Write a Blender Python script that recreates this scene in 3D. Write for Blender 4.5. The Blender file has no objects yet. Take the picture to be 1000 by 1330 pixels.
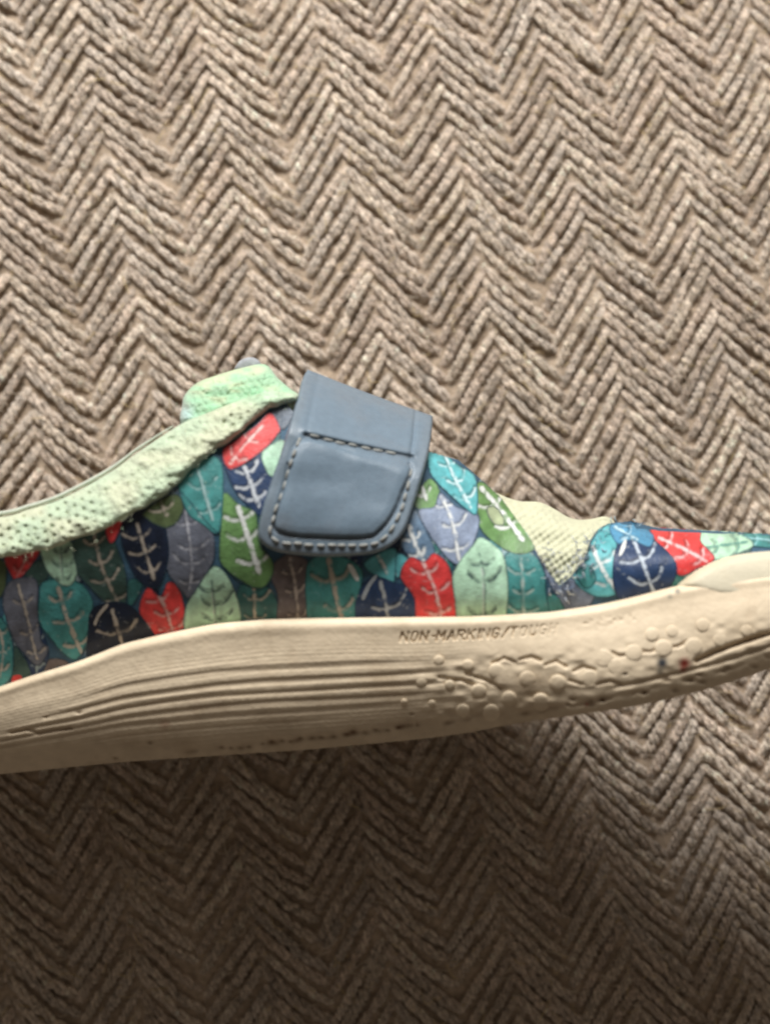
import bpy, math, random
import numpy as np
from mathutils import Vector
from mathutils.geometry import delaunay_2d_cdt

random.seed(7)
RNG = np.random.default_rng(11)
CM = 0.01
scene = bpy.context.scene
COL = scene.collection

# ------------------------------------------------------------------ camera
TILT = math.radians(4.0)
F = 1540.0                     # focal length in photo pixels (photo 1000 x 1330)
DIST = 20.0                    # cm, camera to the plane of the shoe's side
CAMP = np.array([0.0, -DIST * math.sin(TILT), 5.0 + DIST * math.cos(TILT)])   # cm
cam_d = bpy.data.cameras.new('camera')
cam = bpy.data.objects.new('camera', cam_d)
COL.objects.link(cam)
cam.location = Vector(CAMP * CM)
cam.rotation_euler = (TILT, 0, 0)
cam_d.sensor_fit = 'HORIZONTAL'
cam_d.angle_x = 2 * math.atan(500.0 / F)
cam_d.clip_start = 0.005
cam_d.clip_end = 50.0
cam_d.dof.use_dof = True
cam_d.dof.focus_distance = 0.208
cam_d.dof.aperture_fstop = 14.0
scene.camera = cam

# ------------------------------------------------------------------ light: one window, low, beyond the top of the picture
world = bpy.data.worlds.new('World')
scene.world = world
world.use_nodes = True
bg = world.node_tree.nodes['Background']
bg.inputs[0].default_value = (1.0, 0.84, 0.69, 1)
bg.inputs[1].default_value = 0.115

ELEV = math.radians(35)
AZ = math.radians(-4)          # a little to the left of straight ahead
ld = bpy.data.lights.new('window_light', 'AREA')
ld.shape = 'RECTANGLE'
ld.size = 0.34
ld.size_y = 0.22
ld.energy = 6.7
ld.color = (1.0, 0.98, 0.955)
lo = bpy.data.objects.new('window_light', ld)
COL.objects.link(lo)
ldir = Vector((math.sin(AZ) * math.cos(ELEV), math.cos(AZ) * math.cos(ELEV), math.sin(ELEV)))
lo.location = ldir * 0.65
lo.rotation_euler = ldir.to_track_quat('Z', 'Y').to_euler()

scene.cycles.filter_width = 2.1        # the photo is a slightly soft phone picture
scene.view_settings.view_transform = 'Standard'
scene.view_settings.look = 'None'
scene.view_settings.exposure = 0.0
scene.view_settings.gamma = 1.0
scene.view_settings.use_curve_mapping = False

# ------------------------------------------------------------------ helpers
def lin(r, g, b):
    return tuple(((c / 255) / 12.92 if c / 255 <= 0.04045 else ((c / 255 + 0.055) / 1.055) ** 2.4) for c in (r, g, b))

CT, ST = math.cos(TILT), math.sin(TILT)

def unproj(px, py, z):
    """photo pixel on the horizontal plane at height z (cm) -> x, y, z in cm"""
    px = np.asarray(px, float); py = np.asarray(py, float); z = np.asarray(z, float)
    dx = (px - 500.0) / F; dy = -(py - 665.0) / F
    wy = dy * CT + ST
    wz = dy * ST - CT
    t = (z - CAMP[2]) / wz
    return np.stack([CAMP[0] + dx * t, CAMP[1] + wy * t, np.broadcast_to(z, t.shape)], -1)

def curve(pts, sm=6):
    xs = np.arange(-260, 1261, 1.0)
    p = np.array(pts, float)
    ys = np.interp(xs, p[:, 0], p[:, 1])
    if sm > 0:
        k = np.exp(-0.5 * (np.arange(-3 * sm, 3 * sm + 1) / sm) ** 2); k /= k.sum()
        ys = np.convolve(np.pad(ys, 3 * sm, mode='edge'), k, mode='valid')
    return lambda x: np.interp(x, xs, ys)

def sstep(a, b, x):
    t = np.clip((np.asarray(x, float) - a) / (b - a), 0, 1)
    return t * t * (3 - 2 * t)

def vnoise(x, y, seed=0):
    """smooth value noise, unit cell 1, range -1..1"""
    x = np.asarray(x, float); y = np.asarray(y, float)
    xi = np.floor(x).astype(np.int64); yi = np.floor(y).astype(np.int64)
    fx = x - xi; fy = y - yi
    fx = fx * fx * (3 - 2 * fx); fy = fy * fy * (3 - 2 * fy)
    def h(a, b):
        n = (a * 374761393 + b * 668265263 + seed * 974634777) & 0x7fffffff
        n = ((n ^ (n >> 13)) * 1274126177) & 0x7fffffff
        return ((n ^ (n >> 16)) & 0xffff) / 32767.5 - 1
    return (h(xi, yi) * (1 - fx) + h(xi + 1, yi) * fx) * (1 - fy) + (h(xi, yi + 1) * (1 - fx) + h(xi + 1, yi + 1) * fx) * fy

def seg_dist(P, poly, closed=False):
    """distance of points P (n,2) to a polyline"""
    poly = np.asarray(poly, float)
    A = poly; B = np.roll(poly, -1, 0)
    if not closed:
        A = A[:-1]; B = B[:-1]
    best = np.full(len(P), 1e9)
    for a, b in zip(A, B):
        ab = b - a
        L = max(ab @ ab, 1e-9)
        t = np.clip(((P - a) @ ab) / L, 0, 1)
        d = np.hypot(P[:, 0] - a[0] - t * ab[0], P[:, 1] - a[1] - t * ab[1])
        best = np.minimum(best, d)
    return best

def inside(P, poly):
    poly = np.asarray(poly, float)
    res = np.zeros(len(P), bool)
    x, y = P[:, 0], P[:, 1]
    j = len(poly) - 1
    for i in range(len(poly)):
        xi, yi = poly[i]; xj, yj = poly[j]
        if yi != yj:
            c = ((yi > y) != (yj > y)) & (x < (xj - xi) * (y - yi) / (yj - yi) + xi)
            res ^= c
        j = i
    return res

def smooth_poly(pts, sub=5, closed=True):
    p = np.array(pts, float); n = len(p)
    out = []
    rng = range(n) if closed else range(n - 1)
    for i in rng:
        if closed:
            p0, p1, p2, p3 = p[i - 1], p[i], p[(i + 1) % n], p[(i + 2) % n]
        else:
            p0, p1, p2, p3 = p[max(i - 1, 0)], p[i], p[i + 1], p[min(i + 2, n - 1)]
        for k in range(sub):
            t = k / sub
            out.append(0.5 * (2 * p1 + (p2 - p0) * t + (2 * p0 - 5 * p1 + 4 * p2 - p3) * t * t + (-p0 + 3 * p1 - 3 * p2 + p3) * t ** 3))
    if not closed:
        out.append(p[-1])
    return np.array(out)

def resample(poly, step, closed=True):
    p = np.array(poly, float)
    if closed:
        p = np.vstack([p, p[:1]])
    L = np.concatenate([[0], np.cumsum(np.hypot(*np.diff(p, axis=0).T))])
    n = max(3, int(L[-1] / step))
    t = np.linspace(0, L[-1], n, endpoint=not closed)
    return np.stack([np.interp(t, L, p[:, 0]), np.interp(t, L, p[:, 1])], 1)

def link(name, verts_cm, faces, mat, parent=None, smooth=True, color=None, kind=None):
    me = bpy.data.meshes.new(name)
    v = np.ascontiguousarray(np.asarray(verts_cm, float) * CM)
    if isinstance(faces, np.ndarray):
        nf, k = faces.shape
        me.vertices.add(len(v)); me.vertices.foreach_set('co', v.ravel())
        me.loops.add(nf * k); me.loops.foreach_set('vertex_index', np.ascontiguousarray(faces, dtype=np.int32).ravel())
        me.polygons.add(nf)
        me.polygons.foreach_set('loop_start', np.arange(0, nf * k, k, dtype=np.int32))
        me.polygons.foreach_set('loop_total', np.full(nf, k, dtype=np.int32))
        me.update(calc_edges=True); me.validate()
    else:
        me.from_pydata(v.tolist(), [], [list(map(int, f)) for f in faces]); me.update()
    if smooth:
        me.polygons.foreach_set('use_smooth', np.ones(len(me.polygons), bool))
    if color is not None:
        ca = me.color_attributes.new('tint', 'FLOAT_COLOR', 'POINT')
        c4 = np.ones((len(v), 4)); c4[:, :color.shape[1]] = color
        ca.data.foreach_set('color', c4.ravel())
    me.materials.append(mat)
    o = bpy.data.objects.new(name, me)
    COL.objects.link(o)
    if parent is not None:
        o.parent = parent
    if kind:
        o['kind'] = kind
    return o

def tri_fill(poly, step):
    """triangulate a pixel polygon with interior points; returns verts (n,2), tris, boundary loop order"""
    b = resample(poly, step)
    lo_, hi_ = b.min(0), b.max(0)
    gx = np.arange(lo_[0], hi_[0] + step, step)
    gy = np.arange(lo_[1], hi_[1] + step * .866, step * .866)
    X, Y = np.meshgrid(gx, gy)
    X = X + (np.arange(len(gy)) % 2)[:, None] * step * .5
    G = np.stack([X.ravel(), Y.ravel()], 1)
    G = G[inside(G, b)]
    if len(G):
        G = G[seg_dist(G, b, True) > step * .45]
    pts = np.vstack([b, G]) if len(G) else b
    n = len(b)
    vs, es, fs, *_ = delaunay_2d_cdt([Vector(p) for p in pts.tolist()], [], [list(range(n))], 1, 1e-5)
    V = np.array([[v.x, v.y] for v in vs])
    T = [f for f in fs]
    T = np.array([f for f in T if len(f) == 3], int)
    # orientation: make counter clockwise as seen from above (pixel y points down)
    a, b_, c = V[T[:, 0]], V[T[:, 1]], V[T[:, 2]]
    area = (b_[:, 0] - a[:, 0]) * (c[:, 1] - a[:, 1]) - (b_[:, 1] - a[:, 1]) * (c[:, 0] - a[:, 0])
    T[area > 0] = T[area > 0][:, ::-1]
    return V, T

def bound_edges(T):
    d = {}
    for t in T:
        for i in range(3):
            e = (t[i], t[(i + 1) % 3])
            d[e] = 1
    return [e for e in d if (e[1], e[0]) not in d]

def pillow(name, poly, zfn, thick, mat, parent, step=5.0, colorfn=None, kind=None):
    """a solid laid over the shoe: outline in photo pixels, top at zfn(px, py, dist_to_edge), a real thickness below it"""
    V, T = tri_fill(poly, step)
    d = seg_dist(V, resample(poly, step), True)
    z = zfn(V[:, 0], V[:, 1], d)
    top = unproj(V[:, 0], V[:, 1], z)
    col = colorfn(V, d) if colorfn is not None else None
    if thick <= 0:
        return link(name, top, T, mat, parent, color=col, kind=kind)
    bot = top.copy(); bot[:, 2] -= thick
    n = len(V)
    F_ = [T, T[:, ::-1] + n]
    E = bound_edges(T)
    side = []
    for a, b in E:
        side.append((b, a, a + n)); side.append((b, a + n, b + n))
    F_.append(np.array(side, int))
    if col is not None:
        col = np.vstack([col, col])
    return link(name, np.vstack([top, bot]), np.vstack(F_), mat, parent, color=col, kind=kind)

def tube(path_cm, rad, sides=6, caps=True):
    """verts, quads-as-tris for a tube along a path (n,3) in cm"""
    P = np.asarray(path_cm, float); n = len(P)
    rad = np.broadcast_to(np.asarray(rad, float), (n,))
    Tn = np.gradient(P, axis=0); Tn /= np.linalg.norm(Tn, axis=1)[:, None] + 1e-12
    ref = np.array([0.13, 0.21, 0.97])
    A = np.cross(Tn, ref); A /= np.linalg.norm(A, axis=1)[:, None] + 1e-12
    B = np.cross(Tn, A)
    ang = np.arange(sides) / sides * 2 * math.pi
    V = P[:, None, :] + rad[:, None, None] * (np.cos(ang)[None, :, None] * A[:, None, :] + np.sin(ang)[None, :, None] * B[:, None, :])
    V = V.reshape(-1, 3)
    f = []
    for i in range(n - 1):
        for j in range(sides):
            a = i * sides + j; b = i * sides + (j + 1) % sides
            f.append((a, b, b + sides)); f.append((a, b + sides, a + sides))
    if caps:
        c0 = len(V); V = np.vstack([V, P[0], P[-1]])
        for j in range(sides):
            f.append((c0, (j + 1) % sides, j))
            f.append((c0 + 1, (n - 1) * sides + j, (n - 1) * sides + (j + 1) % sides))
    return V, np.array(f, int)

# ------------------------------------------------------------------ materials
def new_mat(name):
    m = bpy.data.materials.new(name); m.use_nodes = True
    nt = m.node_tree
    return m, nt, nt.nodes, nt.links, nt.nodes['Principled BSDF']

def mat_tint(name, base, rough=.8, sheen=0.0, noise_scale=900, noise_amt=.18, bump=.15, bump_scale=2500, bump_dist=.0003, use_attr=True, mottling=None, spec=.3, aniso=None):
    """colour = vertex tint (or base) x fine mottling, with fine relief"""
    m, nt, N, L, bs = new_mat(name)
    tc = N.new('ShaderNodeTexCoord')
    vec = tc.outputs['Object']
    if aniso:
        mp = N.new('ShaderNodeMapping'); mp.inputs['Scale'].default_value = aniso
        L.new(vec, mp.inputs['Vector']); vec = mp.outputs['Vector']
    if use_attr:
        at = N.new('ShaderNodeAttribute'); at.attribute_name = 'tint'
        colout = at.outputs['Color']
    else:
        rgb = N.new('ShaderNodeRGB'); rgb.outputs[0].default_value = (*base, 1)
        colout = rgb.outputs[0]
    nz = N.new('ShaderNodeTexNoise'); nz.inputs['Scale'].default_value = noise_scale; nz.inputs['Detail'].default_value = 4
    L.new(vec, nz.inputs['Vector'])
    mr = N.new('ShaderNodeMapRange'); mr.inputs[1].default_value = .25; mr.inputs[2].default_value = .75
    mr.inputs[3].default_value = 1 - noise_amt; mr.inputs[4].default_value = 1 + noise_amt
    L.new(nz.outputs[0], mr.inputs[0])
    mx = N.new('ShaderNodeMix'); mx.data_type = 'RGBA'; mx.blend_type = 'MULTIPLY'; mx.inputs[0].default_value = 1
    L.new(colout, mx.inputs[6]); L.new(mr.outputs[0], mx.inputs[7])
    out = mx.outputs[2]
    if mottling:
        scale, col, lo_, hi_, fac = mottling
        n2 = N.new('ShaderNodeTexNoise'); n2.inputs['Scale'].default_value = scale; n2.inputs['Detail'].default_value = 5; n2.inputs['Roughness'].default_value = .6
        L.new(tc.outputs['Object'], n2.inputs['Vector'])
        m2 = N.new('ShaderNodeMapRange'); m2.inputs[1].default_value = lo_; m2.inputs[2].default_value = hi_; m2.inputs[4].default_value = fac
        L.new(n2.outputs[0], m2.inputs[0])
        mm = N.new('ShaderNodeMix'); mm.data_type = 'RGBA'
        L.new(m2.outputs[0], mm.inputs[0]); L.new(out, mm.inputs[6]); mm.inputs[7].default_value = (*col, 1)
        out = mm.outputs[2]
    L.new(out, bs.inputs['Base Color'])
    bs.inputs['Roughness'].default_value = rough
    bs.inputs['Specular IOR Level'].default_value = spec
    if sheen:
        bs.inputs['Sheen Weight'].default_value = sheen
        bs.inputs['Sheen Roughness'].default_value = .5
    if bump:
        nb = N.new('ShaderNodeTexNoise'); nb.inputs['Scale'].default_value = bump_scale; nb.inputs['Detail'].default_value = 3
        L.new(vec, nb.inputs['Vector'])
        bp = N.new('ShaderNodeBump'); bp.inputs['Strength'].default_value = bump; bp.inputs['Distance'].default_value = bump_dist
        L.new(nb.outputs[0], bp.inputs['Height']); L.new(bp.outputs[0], bs.inputs['Normal'])
    return m

M_YARN = mat_tint('yarn', (.3, .25, .2), rough=.85, sheen=.25, noise_scale=1500, noise_amt=.38, bump=1.0, bump_scale=2600, bump_dist=.0005, spec=.25)
M_BACK = mat_tint('rug_backing', lin(176, 158, 138), rough=.95, noise_scale=700, noise_amt=.4, use_attr=False)
M_FIBRE = mat_tint('fibre', (.4, .33, .25), rough=.7, noise_amt=.05, bump=0)
M_SOLE = mat_tint('sole_rubber', lin(225, 211, 184), rough=.55, noise_scale=500, noise_amt=.07, bump=.25, bump_scale=1500, bump_dist=.0003,
                  mottling=(130, lin(165, 140, 108), .52, .78, .45), spec=.35)
M_CAP = mat_tint('toe_rubber', lin(216, 208, 184), rough=.55, noise_scale=500, noise_amt=.05, bump=.25, bump_scale=1800, bump_dist=.0003, use_attr=False,
                 mottling=(110, lin(190, 168, 125), .5, .8, .4), spec=.35)
M_PRINT = mat_tint('printed_canvas', (.1, .2, .25), rough=.42, noise_scale=700, noise_amt=.14, bump=.3, bump_scale=2200, bump_dist=.0003, spec=.35)
M_CLOTH = mat_tint('upper_canvas', lin(60, 92, 114), rough=.6, noise_scale=600, noise_amt=.25, bump=.3, bump_scale=2200, bump_dist=.0003, use_attr=False, spec=.35)
M_MINT = mat_tint('mint_knit', lin(205, 222, 180), rough=.95, sheen=.4, noise_scale=900, noise_amt=.10, bump=.6, bump_scale=2400, bump_dist=.0005, spec=.15)
M_STRAP = mat_tint('strap_rubber', lin(112, 132, 152), rough=.38, noise_scale=900, noise_amt=.08, bump=.25, bump_scale=3000, bump_dist=.0002, spec=.4,
                   mottling=(90, lin(128, 122, 118), .55, .85, .35))
M_THREAD = mat_tint('thread', lin(156, 158, 154), rough=.8, noise_amt=.2, noise_scale=2500, use_attr=False)
M_LINING = mat_tint('lining', lin(204, 205, 176), rough=.95, sheen=.3, noise_amt=.08, bump=.5, bump_scale=2000, bump_dist=.0004, use_attr=False)

# ================================================================== RUG
rug = bpy.data.objects.new('rug', None); COL.objects.link(rug)
rug['label'] = 'taupe herringbone woven rug under the shoe, filling the whole picture'
rug['category'] = 'rug'

ang = math.radians(11.6)
Qd = np.array([math.sin(ang), -math.cos(ang)])       # along a column, down the picture
Pd = np.array([math.cos(ang), math.sin(ang)])        # across columns, to the right
COLW, PITCH = 1.19, 0.425
org = unproj(651, 120, 0)[:2]                        # a valley line passes here

def rug_map(s, t):
    """woven coordinates -> rug plane, with the slight drift of a hand-finished weave"""
    s2 = s - .0045 * s * s + .06 * vnoise(s * .5, t * .25, 3) + .03 * vnoise(s * .9, t * .8, 4)
    t2 = t + .05 * vnoise(s * .6, t * .22, 5) + .025 * vnoise(s * 1.3, t * .9, 6)
    return org[0] + s2 * Pd[0] + t2 * Qd[0], org[1] + s2 * Pd[1] + t2 * Qd[1]

NSEG, NSIDE, NPLY = 40, 5, 3
TINTS = np.array([lin(212, 193, 170), lin(203, 183, 161), lin(220, 202, 179), lin(198, 176, 154), lin(215, 197, 172), lin(208, 193, 174)])
ribs = []      # (k, t0)
for k in range(-24, 24):
    for j in range(-80, 90):
        s_c = (k + .5) * COLW; t_c = j * PITCH
        x = org[0] + s_c * Pd[0] + t_c * Qd[0]; y = org[1] + s_c * Pd[1] + t_c * Qd[1]
        if abs(x) < 15.5 and -15 < y < 18:
            ribs.append((k, t_c))
R = len(ribs)
K = np.array([r[0] for r in ribs], float); T0 = np.array([r[1] for r in ribs])
sgn = np.where(K % 2 == 0, -1.0, 1.0)                # right of the valley ribs climb, left of it they fall
T0 = T0 + np.where(K % 2 == 0, PITCH * .55, 0) + RNG.normal(0, .024, R)
l = np.linspace(-.02, 1.02, NSEG)[None, :]
S = (K[:, None] + l) * COLW
slope = np.where(sgn > 0, 1.22, 1.18)[:, None] * COLW * sgn[:, None] * (1 + RNG.normal(0, .06, (R, 1)))
brk_l = .5 + RNG.normal(0, .05, (R, 1))                              # each rib is two floats of yarn, the second a little out of line
second = sstep(-.05, .05, l - brk_l)
TT = T0[:, None] + slope * (l - .5) + np.where(sgn > 0, .40, .0)[:, None] * l * (1 - l) + .02 * np.sin(l * math.pi * 2.4 + RNG.uniform(0, 6, (R, 1)))
TT = TT + second * RNG.normal(.035, .03, (R, 1))
fl_w = np.where(l < brk_l, l / brk_l, (l - brk_l) / (1 - brk_l)).clip(-.2, 1.2) * 2 - 1   # -1..1 along each float
Xc, Yc = rug_map(S, TT)
lz = 2 * l - 1
Zc = -.125 - .07 * np.abs(lz) ** 7 - np.where(sgn < 0, .055, .04)[:, None] * np.exp(-((l - brk_l) / .055) ** 2) + .05 * (1 - lz ** 2) + RNG.normal(0, .018, (R, 1)) + .04 * vnoise(Xc * 1.2, Yc * 1.2, 8)
C0 = np.stack([Xc, Yc, Zc], -1)
Tg = np.gradient(C0, axis=1); Tg /= np.linalg.norm(Tg, axis=2)[..., None]
up = np.array([0, 0, 1.0])
Sd = np.cross(Tg, up); Sd /= np.linalg.norm(Sd, axis=2)[..., None]
Up = np.cross(Sd, Tg)
length = COLW / math.cos(math.radians(49)) * 1.14
turns = length / .44 * np.where(sgn > 0, -.4, 1.0)[:, None]
ph0 = RNG.uniform(0, 6.28, (R, 1))
thick = np.clip(1 + RNG.normal(0, .11, (R, 1)), .75, 1.3)
taper = (1 - .25 * np.abs(lz) ** 8) * (1 - np.where(sgn < 0, .28, .16)[:, None] * np.exp(-((l - brk_l) / .05) ** 2))
ring = np.arange(NSIDE) / NSIDE * 2 * math.pi
TINTS = (TINTS * .55 + TINTS.mean(0) * .45) * np.array([1.0, 1.03, 1.10])
tint0 = TINTS[RNG.integers(0, len(TINTS), R)] * (1 + RNG.normal(0, .06, (R, 1)))
straw = RNG.random(R) < .0
tint0[straw] = np.array(lin(206, 188, 148)) * (1 + RNG.normal(0, .06, (straw.sum(), 1)))
allV, allC = [], []
for ply in range(NPLY):
    ph = ph0 + ply * 2 * math.pi / NPLY + 2 * math.pi * turns * l * 1.0
    hr = .053 * thick * taper
    cen = C0 + (hr * np.cos(ph))[..., None] * Sd * 1.15 + (hr * .55 * np.sin(ph))[..., None] * Up
    pr = .057 * thick * taper * (1 + np.where(sgn < 0, .20, .11)[:, None] * np.sin(l * np.where(sgn < 0, 62, 44)[:, None] + ph0 * 3 + .8 * np.sin(l * 9 + ph0)) + .11 * RNG.normal(0, 1, (R, NSEG)))
    V = cen[:, :, None, :] + pr[:, :, None, None] * (np.cos(ring)[None, None, :, None] * Sd[:, :, None, :] + np.sin(ring)[None, None, :, None] * Up[:, :, None, :] * .85)
    allV.append(V.reshape(R, NSEG * NSIDE, 3))
    c = tint0[:, None, :] * (1 + RNG.normal(0, .05, (R, 1, 1)) + (second * RNG.normal(0, .07, (R, 1)))[..., None] + .19 * RNG.normal(0, 1, (R, NSEG, 1)))
    allC.append(np.repeat(c, NSIDE, 1))
RV = np.concatenate(allV, 1); RC = np.clip(np.concatenate(allC, 1), .02, .9)
fq = []
for ply in range(NPLY):
    o_ = ply * NSEG * NSIDE
    for i in range(NSEG - 1):
        for j in range(NSIDE):
            a = o_ + i * NSIDE + j; b = o_ + i * NSIDE + (j + 1) % NSIDE
            fq.append((a, b, b + NSIDE, a + NSIDE))
fq = np.array(fq)[:, ::-1]
# which ribs show: project the rib centre, keep those in frame and outside the shoe's outline
mid = C0[:, NSEG // 2]
rel = mid - CAMP
cy = rel[:, 1] * CT + rel[:, 2] * ST; cz = -rel[:, 1] * ST + rel[:, 2] * CT
ipx = 500 + F * rel[:, 0] / -cz; ipy = 665 - F * cy / -cz
SHOE_OUT = np.array([(-20, 660), (80, 640), (236, 540), (256, 490), (344, 470), (400, 478), (565, 535), (660, 640), (790, 665), (1020, 690),
                     (1020, 868), (904, 900), (744, 931), (540, 962), (280, 982), (-20, 1010)], float)
vis = (ipx > -10) & (ipx < 1010) & (ipy > -10) & (ipy < 1340) & ~inside(np.stack([ipx, ipy], 1), SHOE_OUT)
score = np.where(vis, 0, 1e6) - ipy * .35 + np.hypot(ipx - 500, ipy - 560) * 1.0
own = np.argsort(score)[:300]
rest = np.setdiff1d(np.arange(R), own)
nv = RV.shape[1]
for i in own:
    link('yarn_rib', RV[i], fq, M_YARN, rug, color=RC[i])
inner = (np.abs(mid[:, 0]) < 10.4) & (np.abs(mid[:, 1]) < 12.8)
near_r = rest[inner[rest]]; far_r = rest[~inner[rest]]
# ribs beyond the frame keep every fifth section of the yarn
step_i = np.unique(np.append(np.arange(0, NSEG, 4), NSEG - 1)); ns2 = len(step_i)
vi = (np.arange(NPLY)[:, None, None] * NSEG * NSIDE + step_i[None, :, None] * NSIDE + np.arange(NSIDE)[None, None, :]).ravel()
fq2 = []
for ply in range(NPLY):
    for i in range(ns2 - 1):
        for j in range(NSIDE):
            a = ply * ns2 * NSIDE + i * NSIDE + j; b = ply * ns2 * NSIDE + i * NSIDE + (j + 1) % NSIDE
            fq2.append((a + NSIDE, b + NSIDE, b, a))
fq2 = np.array(fq2)
VA = RV[near_r].reshape(-1, 3); VB = RV[far_r][:, vi].reshape(-1, 3)
FA = (fq[None] + (np.arange(len(near_r)) * nv)[:, None, None]).reshape(-1, 4)
FB = (fq2[None] + (np.arange(len(far_r)) * len(vi))[:, None, None]).reshape(-1, 4) + len(VA)
link('woven_yarn', np.vstack([VA, VB]), np.vstack([FA, FB]), M_YARN, rug, color=np.vstack([RC[near_r].reshape(-1, 3), RC[far_r][:, vi].reshape(-1, 3)]), kind='stuff')
# backing sheet below the yarn, running on well past the frame
NB = 301
g = np.sign(np.linspace(-1, 1, NB)) * (np.abs(np.linspace(-1, 1, NB)) * 18 + np.clip(np.abs(np.linspace(-1, 1, NB)) - .9, 0, 1) * 260)
gx, gy = np.meshgrid(g, g)
gv = np.stack([gx.ravel(), gy.ravel(), np.full(gx.size, -.178)], 1)
gv[:, 2] += .03 * vnoise(gv[:, 0] * 6, gv[:, 1] * 6, 9) + .03 * vnoise(gv[:, 0] * 13, gv[:, 1] * 13, 10)
gi = np.arange(NB * NB).reshape(NB, NB)
link('backing', gv, np.stack([gi[:-1, :-1].ravel(), gi[:-1, 1:].ravel(), gi[1:, 1:].ravel(), gi[1:, :-1].ravel()], 1), M_BACK, rug)
# stray hairs pulled out of the yarn
NF = 17000
pick = RNG.choice(np.where((np.abs(mid[:, 0]) < 11) & (np.abs(mid[:, 1]) < 13.5))[0], NF); pl = RNG.integers(2, NSEG - 2, NF)
fx = C0[pick, pl, 0] + RNG.normal(0, .1, NF); fy = C0[pick, pl, 1] + RNG.normal(0, .1, NF)
ra = np.arctan2(Tg[pick, pl, 1], Tg[pick, pl, 0])
fa = np.where(RNG.random(NF) < .7, ra + RNG.normal(0, .55, NF), RNG.normal(0, .35, NF))
fl = RNG.gamma(2.0, .10, NF).clip(.08, 1.2); bend = RNG.normal(0, .9, NF)
u = np.linspace(0, 1, 6)[None, :]
aa = fa[:, None] + bend[:, None] * (u - .5)
px_ = fx[:, None] + np.cumsum(np.cos(aa), 1) / 6 * fl[:, None]
py_ = fy[:, None] + np.cumsum(np.sin(aa), 1) / 6 * fl[:, None]
pz_ = C0[pick, pl, 2][:, None] + .11 + .10 * np.sin(u * math.pi) * RNG.uniform(.2, 1.3, (NF, 1)) + RNG.normal(0, .02, (NF, 1))
FP = np.stack([px_, py_, pz_], -1)
FT = np.gradient(FP, axis=1); FT /= np.linalg.norm(FT, axis=2)[..., None]
FS = np.cross(FT, up); FS /= np.linalg.norm(FS, axis=2)[..., None] + 1e-9
FU = np.cross(FS, FT)
fr = RNG.uniform(.0045, .0105, NF)[:, None, None, None]
r3 = np.arange(3) / 3 * 2 * math.pi
FV = FP[:, :, None, :] + fr * (np.cos(r3)[None, None, :, None] * FS[:, :, None, :] + np.sin(r3)[None, None, :, None] * FU[:, :, None, :])
ff = []
for i in range(5):
    for j in range(3):
        a = i * 3 + j; b = i * 3 + (j + 1) % 3
        ff.append((a, b, b + 3, a + 3))
ff = np.array(ff)
fpal = np.array([lin(222, 200, 150), lin(212, 198, 178), lin(190, 172, 150), lin(228, 216, 196)])
fc = fpal[RNG.choice(4, NF, p=[.12, .4, .33, .15])]
link('loose_hairs', FV.reshape(-1, 3), (ff[None] + (np.arange(NF) * 18)[:, None, None]).reshape(-1, 4), M_FIBRE, rug, color=np.repeat(fc, 18, 0), kind='stuff')

# ================================================================== SHOE: the shape, as functions along its length
YT = curve([(-240, 930), (-120, 925), (-40, 905), (0, 892), (40, 878), (100, 860), (160, 836), (220, 822), (280, 810), (340, 805), (400, 803), (500, 802), (604, 801), (650, 799), (715, 795), (780, 785), (825, 775), (870, 763), (925, 752), (1000, 745), (1100, 738), (1200, 748)], 8)
YB = curve([(-240, 985), (-120, 1010), (0, 1006), (80, 998), (160, 990), (280, 982), (400, 974), (476, 967), (540, 961), (604, 953), (680, 938), (744, 930), (824, 918), (904, 900), (952, 885), (1000, 869), (1100, 843), (1160, 828), (1200, 808)], 8)
YS = curve([(-240, 700), (-170, 655), (-60, 668), (0, 668), (40, 658), (80, 644), (140, 612), (184, 580), (236, 540), (300, 500), (344, 482), (399, 482), (454, 510), (557, 570), (595, 595), (615, 612), (650, 643), (700, 650), (735, 668), (787, 674), (850, 686), (1000, 694), (1080, 705), (1200, 745)], 8)
ZH = curve([(-240, 3.4), (-190, 4.7), (-100, 5.7), (0, 6.1), (250, 6.35), (600, 6.65), (850, 6.75), (1000, 6.7), (1100, 6.5), (1170, 6.1), (1200, 5.5), (1215, 4.9)], 14)   # outer edge of the sole
ZL = curve([(-240, 2.2), (-190, 1.0), (-100, .2), (-20, .02), (560, .02), (640, .25), (720, 1.0), (850, 2.3), (1000, 3.2), (1120, 3.3), (1175, 3.7), (1200, 4.2), (1215, 4.7)], 14)       # inner edge, on the rug; the toe stands clear of it
RISE = curve([(-240, .8), (0, 1.2), (170, 1.15), (260, .7), (380, .22), (480, 0), (1230, 0)], 25)
BULGE = curve([(-240, .0), (0, .02), (150, .1), (260, .4), (330, .52), (450, .42), (600, .30), (740, .16), (850, .10), (1230, .08)], 25)
DROP = curve([(-240, .3), (150, .15), (300, .5), (420, .8), (560, 1.25), (640, 1.35), (740, 1.6), (800, 2.2), (860, 2.2), (1000, 1.35), (1170, .8), (1230, .3)], 20)

def c_up(X, Y, smax=.985):
    X = np.asarray(X, float)
    s = (YT(X) - Y) / (YT(X) - YS(X))
    if smax < .9:
        s = smax - np.logaddexp(0, (smax - s) * 9) / 9
    s = np.clip(s, 0, smax)
    p = 2.4 + .8 * sstep(640, 800, X)
    arc = 1 - (1 - s ** p) ** (1 / p)
    return ZH(X) - .36 + RISE(X) * s + BULGE(X) * np.sin(math.pi * s ** .8) - DROP(X) * arc + .015 * vnoise(X / 26, Y / 26, 12)

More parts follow.
